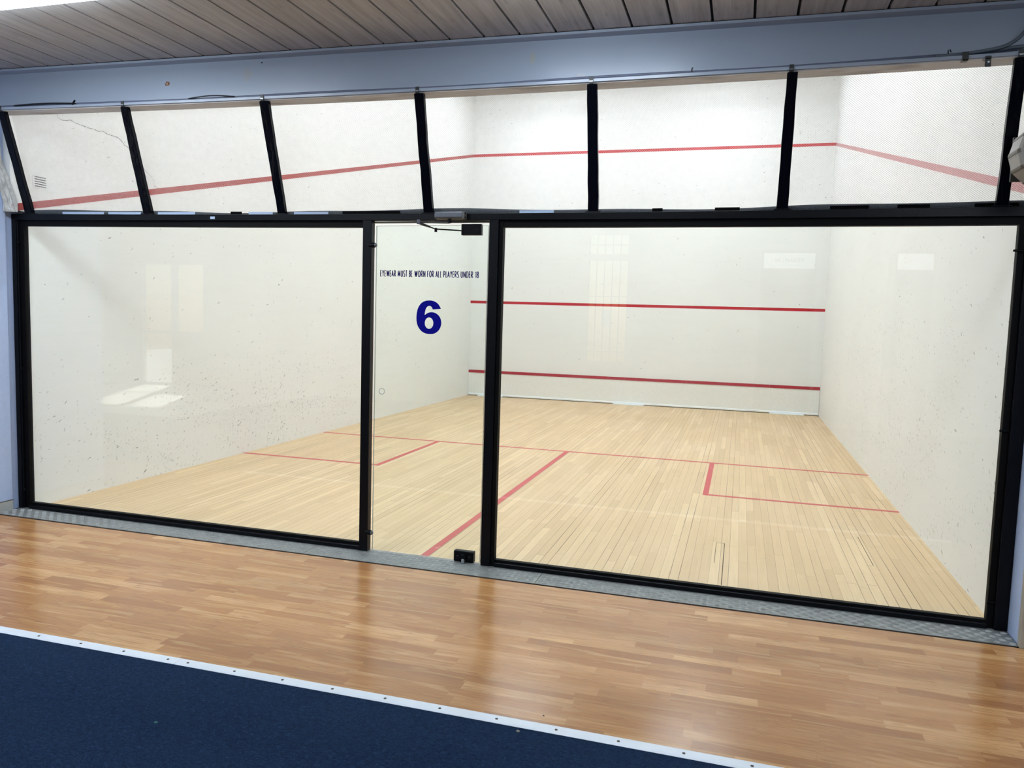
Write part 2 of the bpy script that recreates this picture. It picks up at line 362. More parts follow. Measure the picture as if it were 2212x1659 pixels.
M['chip_green'] = simple('green_chip', (0.01, 0.13, 0.10), 0.6); M['chip_grey'] = simple('grey_chip', (0.20, 0.20, 0.15), 0.6); M['chip_dark'] = simple('dark_chip', (0.02, 0.015, 0.01), 0.6)
M['crack'] = simple('crack_dark', (0.12, 0.11, 0.10), 0.9, bump=0); M['slot'] = simple('slot_dark', (0.02, 0.018, 0.016), 0.9, bump=0)
M['pavement'] = simple('outside_paving', (0.16, 0.18, 0.215), 0.8)

# ------------------------------------------------------------------ key sizes
W, LEN, HC = 6.409, 9.75, 7.4
hdr_t = quadfit([(-0.12, 2.180), (3.99, 2.148), (6.33, 2.156)], -0.1, 6.5)
hdr_b = quadfit([(-0.01, 2.134), (3.99, 2.107), (6.30, 2.107)], -0.1, 6.5)
gl_t = quadfit([(0.012, 2.094), (3.99, 2.067), (6.34, 2.068)], -0.1, 6.5)
fl_b = quadfit([(0.08, 2.858), (3.2, 2.817), (6.2, 2.821)], -0.6, 6.9)
fl_t = quadfit([(0.09, 3.126), (3.2, 3.091), (6.19, 3.068)], -0.6, 6.9)

# ------------------------------------------------------------------ the court shell
fc = struct(MB().box(-0.0, W, 0.05, LEN, -0.06, 0.0).build('floor_court', M['court_floor']))
fc['label'] = 'pale maple strip court floor behind the glass'; 
def floor_line(name, x0, x1, y0, y1):
    MB().box(x0, x1, y0, y1, -0.001, 0.0012).build(name, M['line_floor'], fc)
SB_L, SB_R, HC_X = 1.58, 4.826, 3.19
floor_line('short_line', 0.0, W, 4.26, 4.31)
floor_line('half_court_line', HC_X-.025, HC_X+.025, 0.055, 4.26)
floor_line('service_box_line', 0.0, SB_L+.025, 2.61, 2.66); floor_line('service_box_line', SB_L-.025, SB_L+.025, 2.66, 4.26)
floor_line('service_box_line', SB_R-.025, W, 2.61, 2.66); floor_line('service_box_line', SB_R-.025, SB_R+.025, 2.66, 4.26)

# two seams that have opened up in the court floor near the glass
MB().box(5.0205, 5.0252, .20, 1.10, -.001, .0006).box(4.968, 5.025, 1.0965, 1.1005, -.001, .0006).box(4.966, 4.969, .62, 1.10, -.001, .0006).build('open_seam', M['slot'], fc)
MB().box(5.957, 5.9605, .95, 1.66, -.001, .0006).build('open_seam', M['slot'], fc)
wl = struct(MB().box(-0.22, 0.0, 0.07, LEN+.2, -0.06, HC).box(-.08, 0.0, -.065, .07, 2.20, HC).build('wall_left', M['wall_left']))
wr = struct(MB().box(W, W+0.22, 0.07, LEN+.2, -0.06, HC).build('wall_right', M['wall_right']))
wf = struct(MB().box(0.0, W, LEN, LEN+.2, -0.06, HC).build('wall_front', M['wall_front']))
struct(MB().box(-.22, W+.22, -.05, LEN+.2, HC, HC+.1).build('ceiling_court', M['court_ceiling']))
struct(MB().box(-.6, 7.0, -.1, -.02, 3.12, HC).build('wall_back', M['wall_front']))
MB().box(0.0, W, LEN-.0015, LEN+.001, 1.787, 1.837).build('service_line', M['line_front'], wf)
MB().box(0.0, W, LEN-.0015, LEN+.001, 4.557, 4.607).build('out_line', M['line_top'], wf)
def side_line(xa, xb, mat, par):
    a, b = (-.06 if xa < 1 else .075), LEN; za, zb = 2.246-.243*(.075-a), 4.582
    MB().hexa([(xa,a,za-.026),(xb,a,za-.026),(xb,b,zb-.026),(xa,b,zb-.026),(xa,a,za+.026),(xb,a,za+.026),(xb,b,zb+.026),(xa,b,zb+.026)]).build('out_line', mat, par)
side_line(-.001, .0015, M['line_side'], wl); side_line(W-.0015, W+.001, M['line_pale'], wr)
# crack in the plaster high on the left wall
def crack(pts):
    m = MB()
    for (a, b) in zip(pts[:-1], pts[1:]):
        n = 3
        for i in range(n):
            p = [a[k]+(b[k]-a[k])*i/n for k in (0, 1)]; q = [a[k]+(b[k]-a[k])*(i+1)/n for k in (0, 1)]
            w = random.uniform(0.0008, 0.0022)
            m.quad((.0015, p[0]-.002, p[1]-w), (.0015, q[0]+.002, q[1]-w), (.0015, q[0]+.002, q[1]+w), (.0015, p[0]-.002, p[1]+w))
    m.build('plaster_crack', M['crack'], wl)
crack([(.345,2.968),(.349,2.942),(.39,2.935),(.424,2.94),(.463,2.956),(.51,2.943),(.585,2.94),(.653,2.935),(.676,2.94),(.736,2.932),(.779,2.946),(.817,2.933),(.89,2.931),(.939,2.931),(.974,2.912),(1.004,2.885),(1.07,2.868),(1.12,2.83)])
crack([(1.22,2.73),(1.254,2.706),(1.32,2.674),(1.347,2.602),(1.398,2.59)])

# vent slots
av = thing('air_vent', 'small vent of five dark slots in the upper left court wall above the red line', 'vent', (0.0, 0.18, 2.43))
MB().box(-.002, .003, .118, .243, 2.385, 2.48).build('vent_plate', M['wall_left'], av)
for k in range(5):
    z = 2.468-.017*k; MB().hexa([(.0,.131,z-.002),(.0042,.131,z-.002),(.0042,.227,z-.002),(.0,.227,z-.002),(.0,.131,z+.003),(.0042,.131,z+.003),(.0042,.227,z+.003),(.0,.227,z+.003)]).build('slot', M['slot'], av)

# the tin along the foot of the front wall
tin = thing('tin_board', 'white tin board with red top strip along the foot of the front court wall', 'tin board', (W/2, LEN-.02, 0))
MB().box(0.004, W-.004, LEN-.03, LEN-.001, 0.045, 0.447).build('panel', M['tin'], tin)
for x0, x1 in ((0.004, 1.36), (1.362, 3.26), (3.262, 4.16), (4.162, 5.58), (5.582, W-.004)):
    MB().hexa([(x0,LEN-.038,.447),(x1,LEN-.038,.447),(x1,LEN-.001,.447),(x0,LEN-.001,.447),(x0,LEN-.018,.497),(x1,LEN-.018,.497),(x1,LEN-.001,.497),(x0,LEN-.001,.497)]).build('red_strip', M['tin_red'], tin)
MB().box(0.004, W-.004, LEN-.05, LEN-.001, 0.012, 0.045).build('bottom_rail', M['pale_trim'], tin, bevel=.006)
for x0, x1 in ((0.22, 0.72), (2.86, 3.42), (5.60, 6.17)):
    MB().box(x0, x1, LEN-.12, LEN-.002, 0.0005, 0.012).build('foot_plate', M['pale_trim'], tin, bevel=.003)

# court lights up under the court ceiling
def court_light(cx, cy, z, lx, ly, label):
    t = thing('court_light', label, 'light', (cx, cy, z), 'court lights under the court ceiling')
    MB().box(cx-lx/2-.03, cx+lx/2+.03, cy-ly/2-.03, cy+ly/2+.03, z+.005, z+.08).build('lamp_housing', M['lamp_body'], t, bevel=.01)
    MB().box(cx-lx/2, cx+lx/2, cy-ly/2, cy+ly/2, z-.008, z+.004).build('diffuser', M['court_lamp'], t)
    for dx in (-.4, .4): MB().cyl((cx+dx, cy, z+.08), (0,0,1), .006, HC-z-.08, 8).build('rod', M['zinc'], t)
    return t
court_light(1.60, 8.25, 5.80, 1.1, .22, 'low hung white court light at the left, nearest the front wall')
court_light(4.60, 8.25, 5.80, 1.1, .22, 'low hung white court light at the right, nearest the front wall')
cl0 = court_light(1.85, 4.9, 6.95, 1.4, .36, 'white court light hanging above the left service box')
for dx, dy, lab in ((2.7,0,'white court light hanging above the right service box'), (0,-3.2,'white court light hanging above the rear left of the court'), (2.7,-3.2,'white court light hanging above the rear right of the court')):
    copy_thing(cl0, (dx, dy, 0), lab)

# ------------------------------------------------------------------ black steel frame of the glass wall
fr = thing('glass_wall_frame', 'black painted steel frame holding the glass panes and the door', 'frame', (3.2, 0.03, 0.0))
xs = lin(-0.078, 6.446, 25)
MB().sweep(lambda x: [(0.0, hdr_b(x)), (0.0, hdr_t(x)), (0.055, hdr_t(x)), (0.055, hdr_b(x))], xs).build('header_rail', M['black'], fr, bevel=.003)
def bead_top(x0, x1):
    MB().sweep(lambda x: [(0.018, gl_t(x)), (0.018, hdr_b(x)+.002), (0.06, hdr_b(x)+.002), (0.06, gl_t(x))], lin(x0, x1, 12)).build('glazing_channel', M['black_inner'], fr)
bead_top(0.0, 2.77); bead_top(3.66, 6.36)
def post(x0, x1, y0, y1, name='post', mat='black'):
    return MB().box(x0, x1, y0, y1, 0.004, hdr_b((x0+x1)/2)+.001).build(name, M[mat], fr, bevel=.003)
post(-.078, -.040, 0.0, .055); post(-.040, .014, .022, .06, 'glazing_channel', 'black_inner'); post(-.040, -.028, .006, .03, 'glazing_channel', 'black')
post(2.756, 2.816, 0.0, .05)
post(3.588, 3.647, 0.0, .055); post(3.647, 3.672, .012, .06, 'glazing_channel', 'black_inner')
post(6.384, 6.446, 0.0, .055); post(6.352, 6.384, .020, .06, 'glazing_channel', 'black_inner')
for x0, x1 in ((0.014, 2.756), (3.672, 6.352)):
    MB().box(x0, x1, 0.004, .03, 0.004, .030).build('bottom_rail', M['black'], fr, bevel=.003)
    MB().box(x0, x1, .026, .06, 0.004, .048 if x0 < 1 else .044).build('glazing_channel', M['black_inner'], fr, bevel=.002)
for (x, z) in ((-.050, 1.974), (-.053, 1.051), (-.053, .14)):
    MB().cyl((x+.018, .02, z), (0.25,-1,0), .011, .016, 10, .003).build('bolt', M['black_dull'], fr, smooth=False)
for (x, z) in ((6.352, 1.94), (6.358, 1.037), (6.366, .145)):
    MB().cyl((x+.02, .012, z), (-1,-.1,0), .006, .042, 10, .002).build('bolt', M['black_dull'], fr)
for z in (1.96, .128):     # round door stops on the second post
    s = MB().cyl((2.80, .012, z), (1,-.2,0), .0165, .042, 18, .004).build('door_stop', M['black_dull'], fr)
    MB().cyl((2.842, .004, z), (1,-.2,0), .012, .009, 16, .003).build('stop_tip', M['grey_metal'], s)
MB().box(2.816, 3.588, .045, .058, 2.099, 2.109).build('door_head_strip', M['guard'], fr)

MB().box(1.632, 1.668, -.0008, .002, hdr_b(1.65)+.010, hdr_b(1.65)+.026).build('pale_sticker', M['tape_pale'], fr)

# glass panes and door
def pane(name, x0, x1, z0, ztop, mat, label):
    m = MB().sweep(lambda x: [(0.034, z0), (0.034, ztop(x)), (0.044, ztop(x)), (0.044, z0)], lin(x0, x1, 10))
    o = struct(m.build(name, mat)); return tag(o, label, 'window' if name[0] == 'w' else 'door')
pane('window_1', 0.006, 2.764, .034, lambda x: gl_t(x)+.012, M['glass'], 'large clear glass pane left of the glass door')
pane('window_2', 3.664, 6.358, .034, lambda x: gl_t(x)+.012, M['glass'], 'larger clear glass pane right of the glass door')

dr = thing('door_1', 'frameless clear glass door with a blue number 6 and eyewear notice', 'door', (3.2, .03, .012)); struct(dr)
DX0, DX1, DZ0, DZ1 = 2.838, 3.574, .013, 2.080
MB().box(DX0, DX1, .026, .038, DZ0, DZ1).build('door_leaf', M['glass_door'], dr)
e = MB()
e.box(DX0-.0016, DX0-.0002, .0262, .0378, DZ0, DZ1); e.box(DX1+.0002, DX1+.0016, .0262, .0378, DZ0, DZ1); e.box(DX0, DX1, .0262, .0378, DZ1+.0002, DZ1+.0016)
e.build('polished_edge', M['glass_edge'], dr)
tp = MB().box(3.406, 3.533, .016, .046, 2.022, 2.088).build('top_patch_fitting', M['black_dull'], dr, bevel=.002)
MB().cyl((3.503, .0165, 2.055), (0,-1,0), .008, .003, 16, .001).build('screw', M['black'], tp)
bp = MB().box(3.407, 3.537, .012, .052, .008, .076).build('bottom_patch_lock', M['black_dull'], dr, bevel=.004)
for x in (3.436, 3.512): MB().cyl((x, .013, .036), (0,-1,0), .0125, .006, 16, .003).build('screw', M['black'], bp)
lk = MB().cyl((3.474, .013, .042), (0,-1,0), .019, .022, 18, .003).build('lock_cylinder', M['black_dull'], bp)
MB().box(3.468, 3.486, -.016, .012, .008, .034).build('bolt_tongue', M['steel'], bp, bevel=.003)
rg = [[(2.891+r*math.cos(a)*1.0, yy, 1.045+r*math.sin(a)) for a in [2*PI*i/28 for i in range(28)]] for r, yy in ((.0165, .0255), (.019, .0245), (.0215, .0255))]
MB().loft(rg, caps=False).build('finger_hole_ring', M['glass_edge'], dr, smooth=True)

# --- lettering: strokes, unit height, per letter width
def arc(cx, cz, rx, rz, a0, a1, n=9): return [(cx+rx*math.cos(math.radians(a0+(a1-a0)*i/(n-1))), cz+rz*math.sin(math.radians(a0+(a1-a0)*i/(n-1)))) for i in range(n)]
def bowl(x0, x1, z0, z1): r = (z1-z0)/2; return [(x0, z1)] + arc(x1-(x1-x0)*.5, (z0+z1)/2, (x1-x0)*.5, r, 90, -90, 9) + [(x0, z0)]
FONT = {
 'E': (36, [[(.0,0),(.0,1)], [(0,1),(1,1)], [(0,.52),(.9,.52)], [(0,0),(1,0)]]),
 'F': (34, [[(0,0),(0,1)], [(0,1),(1,1)], [(0,.50),(.9,.50)]]),
 'L': (32, [[(0,1),(0,0)], [(0,0),(1,0)]]), 'I': (17, [[(0,0),(0,1)]]), 'T': (38, [[(.5,0),(.5,1)], [(0,1),(1,1)]]),
 'Y': (42, [[(0,1),(.5,.45)], [(1,1),(.5,.45)], [(.5,.47),(.5,0)]]),
 'W': (64, [[(0,1),(.26,0)], [(.26,0),(.5,.95)], [(.5,.95),(.74,0)], [(.74,0),(1,1)]]),
 'A': (46, [[(0,0),(.5,1)], [(1,0),(.5,1)], [(.2,.3),(.8,.3)]]),
 'R': (42, [[(0,0),(0,1)], bowl(0,.92,.46,1), [(.35,.47),(1,0)]]),
 'P': (40, [[(0,0),(0,1)], bowl(0,1,.42,1)]),
 'B': (40, [[(0,0),(0,1)], bowl(0,.9,.53,1), bowl(0,1,0,.53)]),
 'D': (46, [[(0,0),(0,1)], [(0,1),(.4,1)] + arc(.4,.5,.6,.5,90,-90,11) + [(0,0)]]),
 'M': (62, [[(.06,0),(.16,1)], [(.16,1),(.5,.12)], [(.5,.12),(.84,1)], [(.84,1),(.94,0)]]),
 'N': (46, [[(0,0),(0,1)], [(0,1),(1,0)], [(1,0),(1,1)]]),
 'U': (44, [[(0,1),(0,.3)] + arc(.5,.3,.5,.3,180,360,11) + [(1,1)]]),
 'O': (52, [arc(.5,.5,.5,.5,0,360,21)]),
 'S': (38, [arc(.5,.745,.44,.255,40,270,11) + arc(.5,.245,.48,.245,90,-145,12)]),
 'K': (44, [[(0,0),(0,1)], [(1,1),(0,.45)], [(.3,.62),(1,0)]]),
 '1': (26, [[(1,0),(1,1)], [(1,1),(0,.84)]]),
 '8': (42, [arc(.5,.755,.40,.245,0,360,17), arc(.5,.255,.5,.255,0,360,17)]),
}
def ribbon(m, pts, w, tr):
    n = len(pts); closed = n > 3 and abs(pts[0][0]-pts[-1][0]) < 1e-4 and abs(pts[0][1]-pts[-1][1]) < 1e-4
    L = []; R = []
    for i in range(n):
        if closed: a = pts[(i-1) % (n-1)]; b = pts[(i+1) % (n-1)]
        else: a = pts[max(i-1, 0)]; b = pts[min(i+1, n-1)]
        dx, dz = b[0]-a[0], b[1]-a[1]; l = math.hypot(dx, dz) or 1; nx, nz = -dz/l*w/2, dx/l*w/2
        p = pts[i]; L.append(tr(p[0]+nx, p[1]+nz)); R.append(tr(p[0]-nx, p[1]-nz))
    for i in range(n-1): m.quad(L[i], L[i+1], R[i+1], R[i])
def word(m, text, x0, x1, zb, h, stroke, tr3):
    """fits text between x0 and x1 (metres along the line), height h"""
    gap = 4.5; k = (x1-x0)/(sum(FONT[c][0] for c in text)+gap*(len(text)-1)); cx = x0
    for c in text:
        w, strokes = FONT[c]; wd_ = max(w*k-stroke, 0.0)
        for st in strokes:
            sv = stroke/h; ribbon(m, [(cx+stroke/2+p[0]*wd_, zb+(sv/2+p[1]*(1-sv))*h) for p in st], stroke, tr3)
        cx += (w+gap)*k
# words on the door, lying on the lobby face of the leaf
YF = .0252
t0, t1, p0, p1 = 2.868, 3.5225, 195.0, 1998.0
def px(p): return t0+(t1-t0)*(p-p0)/(p1-p0)
m = MB()
for txt, a, b in (('EYEWEAR',195,493),('MUST',520,705),('BE',735,803),('WORN',835,1040),('FOR',1070,1195),('ALL',1222,1333),('PLAYERS',1362,1645),('UNDER',1675,1897),('18',1930,1998)):
    word(m, txt, px(a), px(b), 1.7665, .0415, .0051, lambda x, z: (x, YF, z-(x-2.87)*.002))
lt = m.build('notice_lettering', M['navy'], dr); lt['label'] = 'navy lettering EYEWEAR MUST BE WORN FOR ALL PLAYERS UNDER 18'
outer = [(1003,645),(975,585),(935,520),(880,465),(810,425),(720,403),(640,402),(560,412),(480,440),(410,495),(350,575),(310,670),(285,790),(278,900),(282,1020),(300,1110),(335,1200),(385,1275),(450,1340),(520,1380),(600,1402),(690,1408),(770,1402),(840,1380),(905,1335),(960,1275),(1000,1195),(1020,1110),(1022,1040),(1010,970),(980,895),(930,830),(870,785),(800,755),(730,748),(660,757),(600,785),(555,815),(528,840),(528,800),(538,730),(555,660),(580,610),(615,575),(655,565),(700,572),(735,605),(752,640),(760,668)]
hole = [(660+127*math.cos(2*PI*i/28), 1080-170*math.sin(2*PI*i/28)) for i in range(28)]
def six_pt(p): return (3.119+(p[0]-278)*(0.167/744), YF, 1.625-(p[1]-402)*(0.207/1006))
bm = bmesh.new(); es = []
for loop in (outer, hole):
    vs = [bm.verts.new(six_pt(p)) for p in loop]
    es += [bm.edges.new((vs[i], vs[(i+1) % len(vs)])) for i in range(len(vs))]
bmesh.ops.triangle_fill(bm, use_beauty=True, use_dissolve=False, edges=es, normal=(0, -1, 0))
me = bpy.data.meshes.new('number_six'); 
for v in bm.verts: v.co = v.co - Vector(dr.location)
bm.to_mesh(me); bm.free(); me.materials.append(M['blue'])
six = bpy.data.objects.new('number_six', me); COL.objects.link(six); six.parent = dr; six['label'] = 'large royal blue numeral 6'

# door closer on the header
dc = thing('door_closer', 'grey door closer with jointed arm on the header above the door', 'door closer', (3.34, -.02, 2.13))
b = MB().loft([[(x, 0.0, 2.112), (x, -.030, 2.112), (x, -.046, 2.122), (x, -.046, 2.146), (x, -.036, 2.156), (x, 0.0, 2.158)] for x in (3.255, 3.43)]).build('closer_body', M['grey_metal'], dc, bevel=.002)
ec = MB().box(3.43, 3.445, -.046, 0.0, 2.112, 2.156).build('end_cap', M['zinc'], dc, bevel=.002)
for z in (2.122, 2.145): MB().cyl((3.4455, -.030, z), (1,-.3,0), .005, .003, 10).build('screw', M['black'], ec)
MB().cyl((3.345, -.026, 2.088), (0,0,1), .011, .026, 14, .002).build('spindle', M['black_dull'], dc)
MB().tube([(3.345,-.026,2.090),(3.300,-.05,2.088),(3.180,-.10,2.085)], [.005,.005,.0045], 8).build('main_arm', M['clip'], dc)
MB().cyl((3.177, -.102, 2.074), (0,0,1), .0105, .026, 14, .003).build('elbow_joint', M['grey_metal'], dc)
MB().tube([(3.182,-.098,2.080),(3.205,-.075,2.072),(3.207,-.073,2.0715),(3.232,-.05,2.063)], [.0075,.0075,.0075,.006], 8).build('forearm', M['clip'], dc)
MB().tube([(3.228,-.053,2.064),(3.258,-.032,2.053)], .0035, 8).build('adjusting_rod', M['black_dull'], dc)
MB().cyl((3.260,-.030,2.036), (0,0,1), .0085, .024, 12, .003).build('knuckle_joint', M['black_dull'], dc)
MB().tube([(3.260,-.030,2.053),(3.340,-.012,2.050),(3.412,.008,2.047)], .0042, 8).build('link_rod', M['black_dull'], dc)

# ------------------------------------------------------------------ struts, net, beam
def strut(xb, xt, wb, wt, label, lean=0.0):
    zb, zt = hdr_t(xb)+.001, fl_b(xt)-.012
    t = thing('net_strut', label, 'strut', (xb, .03, zb), 'black struts between header and beam')
    rings = []; n = 9
    for i in range(n):
        f = i/(n-1); x = xb+(xt-xb)*f+random.uniform(-.002, .002); w = (wb+(wt-wb)*f)/2*random.uniform(.96, 1.04); y = .028-.213*f; z = zb+(zt-zb)*f
        rings.append([(x-w, y-.016, z), (x+w, y-.016, z), (x+w, y+.016, z+.004), (x-w, y+.016, z+.004)])
    MB().loft(rings).build('wrapped_bar', M['wrap'], t, bevel=.004)
    MB().box(xb-wb*.72, xb+wb*.72, .004, .052, zb-.001, zb+.006).build('foot_plate', M['black'], t, bevel=.002)
    c = MB(); c.box(xt-.016, xt+.006, -.205, -.201, fl_b(xt)-.010, fl_b(xt)+.024); c.box(xt-.016, xt+.006, -.205, -.165, fl_b(xt)-.012, fl_b(xt)-.008)
    c.build('beam_clip', M['clip'], t)
    MB().box(xt-.014, xt+.004, -.208, -.205, fl_b(xt)-.002, fl_b(xt)+.003).build('clip_bolt', M['steel'], t)
    return t
strut(.071, .088, .066, .054, 'leftmost black wrapped strut beside the left wall, nearest the vent slots')
strut(1.112, 1.123, .066, .053, 'second black wrapped strut from the left, with a long shiny crease')
strut(2.165, 2.173, .056, .060, 'third black wrapped strut from the left, above the left pane')
strut(3.190, 3.203, .060, .058, 'black wrapped strut standing right beside the door closer')
strut(4.207, 4.217, .060, .056, 'wrinkled shiny black strut in the middle, fifth from the left')
strut(5.231, 5.234, .059, .050, 'black wrapped strut left of the far right court corner')
strut(6.268, 6.240, .056, .054, 'rightmost black strut carrying the grey faceted housing')

nt = thing('court_net', 'fine diamond net stretched between the header and the steel beam', 'net', (3.2, .04, 2.17))
NX0, NX1, PW, PH = 0.02, 6.40, .0130, .0100
def net_pt(x, t):
    zb, zt = hdr_t(x)+.012, fl_b(x)-.002
    bow = math.sin(PI*t)*(.022+.010*math.sin(x*3.1)+.006*math.sin(x*7.3+1))
    return (x+.006*math.sin(t*9+x*2.0), .046-.111*t+bow, zb+(zt-zb)*t+.008*math.sin(x*5.1)*math.sin(PI*t))
m = MB(); hgt = .68; dxf = hgt*PW/PH; SEG = 9; r = .00056
k = -int(dxf/PW)-1
while NX0+k*PW < NX1+dxf:
    for s in (1, -1):
        x0 = NX0+k*PW if s == 1 else NX0+k*PW
        ta, tb = 0.0, 1.0
        xa = x0; xb = x0+s*dxf
        # clip to the sides
        lo = [(NX0-xa)/(xb-xa), (NX1-xa)/(xb-xa)]; ta = max(0.0, min(lo)); tb = min(1.0, max(lo))
        if tb-ta > 0.02:
            m.tube([net_pt(xa+(xb-xa)*(ta+(tb-ta)*i/SEG), ta+(tb-ta)*i/SEG) for i in range(SEG+1)], r, 3, False)
    k += 1
m.build('netting', M['net'], nt)
# bunched foot of the net behind the header, with the bits of tape that hold it
def hem_top(x): return hdr_t(x)+.026+.008*math.sin(x*2.3+.4)+.004*math.sin(x*6.1)
MB().sweep(lambda x: [(.040, hdr_t(x)-.004), (.036, (hdr_t(x)+hem_top(x))/2), (.044, hem_top(x)), (.056, hem_top(x)-.004), (.058, hdr_t(x)-.004)], lin(.02, 6.40, 120)).build('gathered_hem', M['hem'], nt, smooth=True)
tapes = [(.363,.727,0),(.767,1.043,0),(1.186,1.487,0),(1.768,1.853,1),(1.907,2.089,0),(2.247,2.495,0),(2.597,2.994,1),(3.764,3.972,0),(4.541,4.598,1),(4.882,5.014,1),(5.472,5.66,1),(5.796,5.947,1),(6.15,6.235,1),(6.305,6.345,1)]
for a, b2, kind in tapes:
    MB().sweep(lambda x: [(.030, hdr_t(x)+.001), (.030, hdr_t(x)+(.019 if not kind else .022)), (.033, hdr_t(x)+(.019 if not kind else .022)), (.033, hdr_t(x)+.001)], lin(a, b2, 6)).build('hem_tape', M['tape_pale' if not kind else 'tape_black'], nt)
# loose gathered edge of the net by the left wall
m = MB(); n = 26; cols = 15; rings = []
for i in range(n):
    f = i/(n-1); z = 2.185+.62*f; row = []
    for j in range(cols):
        g = j/(cols-1); wid = .082-.055*f+.012*math.sin(f*9)+.02*max(0, .14-f)
        row.append((-.056+wid*g+.004*math.sin(f*14+g*3), -.085-.085*f+.05*g*(1-f)+.010*math.sin(g*19+f*7)+.006*math.sin(g*37+f*19), z))
    rings.append(row)
m.loft(rings, caps=False, closed=False); ge = m.build('gathered_edge', M['pale_cloth'], nt, smooth=True); ge['label'] = 'pale dusty gathered side edge of the net'

bm_ = thing('steel_beam', 'pale blue-grey steel beam across the top of the glass wall', 'beam', (3.2, -.145, 2.95))
bm_['kind'] = 'thing'
bx = lin(-.058, 6.95, 31)
def web(x):
    b0, t0_ = fl_b(x), fl_t(x)
    return [(-.200, b0), (-.200, b0+.015), (-.150, b0+.017), (-.142, b0+.025), (-.142, t0_-.017), (-.200, t0_-.014), (-.200, t0_),
            (-.075, t0_), (-.075, t0_-.014), (-.133, t0_-.017), (-.133, b0+.025), (-.125, b0+.017), (-.075, b0+.015), (-.075, b0)]
MB().sweep(web, bx).build('i_section', M['beam'], bm_)
MB().sweep(lambda x: [(-.186, fl_b(x)-.006), (-.186, fl_b(x)+.001), (-.068, fl_b(x)+.001), (-.068, fl_b(x)-.006)], bx).build('underside_strip', M['soffit'], bm_)

# cables along the lower flange
def zc(x): return fl_b(x)+.030
ca = MB().tube([(x, -.176+.004*math.sin(x*4), fl_b(x)+.0245+.0025*math.sin(x*3.3)) for x in lin(-.05, 5.9, 60)], .0085, 8).build('cable', M['cable'], smooth=True, origin=(2.7, -.176, 2.85))
tag(ca, 'thin grey cable lying along the lower flange of the steel beam', 'cable')
cb = thing('cable', 'short dark sagging cable near the left end of the steel beam', 'cable', (.3, -.19, 2.88))
MB().tube([(x, -.192, fl_b(x)+.026+.007*math.sin(PI*(x-.2)/.52)) for x in lin(.2, .72, 14)]+[(.728,-.196,fl_b(.73)+.014)], .0042, 8).build('black_core', M['cable_black'], cb, smooth=True)
MB().tube([(.712,-.197,fl_b(.7)+.012),(.716,-.199,fl_b(.7)+.030),(.728,-.198,fl_b(.7)+.043)], .006, 8).build('cable_tie', M['black_dull'], cb)
cc = MB().tube([(x, -.192, fl_b(x)+.024+.012*math.sin(PI*(x-1.62)/.34)) for x in lin(1.62, 1.96, 14)], .004, 8).build('cable', M['cable_black'], smooth=True, origin=(1.8, -.192, 2.86))
tag(cc, 'short dark cable bulging above the flange left of the third strut', 'cable')
def corr(pts, r0):
    """a corrugated hose through pts"""
    P = []
    for (a, b2) in zip(pts[:-1], pts[1:]):
        a = Vector(a); b2 = Vector(b2); k = max(2, int((b2-a).length/.0028)); P += [a+(b2-a)*(i/k) for i in range(k)]
    P.append(Vector(pts[-1])); return MB().tube(P, [r0*(1.0 if i % 2 else .86) for i in range(len(P))], 8)
def smooth_path(cps, n=40):
    out = []
    for i in range(len(cps)-1):
        p0 = Vector(cps[max(i-1, 0)]); p1_ = Vector(cps[i]); p2 = Vector(cps[i+1]); p3 = Vector(cps[min(i+2, len(cps)-1)])
        for j in range(n):
            t = j/n; out.append(tuple(.5*((2*p1_)+(p2-p0)*t+(2*p0-5*p1_+4*p2-p3)*t*t+(3*p1_-p0-3*p2+p3)*t**3)))
    out.append(tuple(cps[-1])); return out
c1 = corr(smooth_path([(5.88,-.184,2.842),(6.0,-.185,2.846),(6.10,-.186,2.856),(6.165,-.188,2.868),(6.212,-.188,2.893),(6.245,-.188,2.928),(6.28,-.188,2.99),(6.32,-.188,3.05)], 8), .0088).build('conduit', M['conduit'], smooth=True, origin=(5.9,-.18,2.85))
tag(c1, 'grey corrugated conduit curving up the beam at its right end', 'conduit')
c2 = corr(smooth_path([(6.02,-.168,2.851),(6.15,-.168,2.860),(6.25,-.170,2.868),(6.6,-.170,2.872)], 8), .0095).build('conduit', M['conduit'], smooth=True, origin=(6.2,-.168,2.86))
tag(c2, 'short grey corrugated conduit running on right along the flange under the curve', 'conduit')
def clip(x, label, drop):
    t = thing('beam_clamp', label, 'clamp', (x, -.2, fl_b(x)), 'clamps on the lower flange')
    MB().box(x-.013, x+.013, -.206, -.201, fl_b(x)-drop, fl_b(x)+(.030 if drop < .03 else .004)).build('clamp_plate', M['clip'], t, bevel=.002)
    MB().box(x-.013, x+.013, -.206, -.17, fl_b(x)-.010, fl_b(x)-.006).build('clamp_jaw', M['zinc'], t)
    if drop > .03: MB().cyl((x, -.207, fl_b(x)-drop+.02), (0,-1,0), .005, .006, 10).build('clamp_bolt', M['steel'], t)
clip(6.004, 'small dark clamp on the lower flange below the corrugated conduit', .012)
clip(6.100, 'longer dark clamp hanging below the flange left of the rightmost strut', .046)
hk = MB().tube([(5.930,-.200,2.846),(5.928,-.204,2.858),(5.935,-.206,2.862),(5.941,-.206,2.850)], .0032, 8).build('cable_hook', M['cable_black'], origin=(5.93,-.2,2.85))
tag(hk, 'tiny black hook on the cable left of the two clamps', 'hook')
hk2 = MB().tube([(4.74,-.203,2.832),(4.74,-.206,2.846),(4.745,-.206,2.852)], .0035, 8).build('cable_hook', M['cable_black'], origin=(4.74,-.203,2.84))
tag(hk2, 'tiny black hook on the flange left of the sixth strut', 'hook')

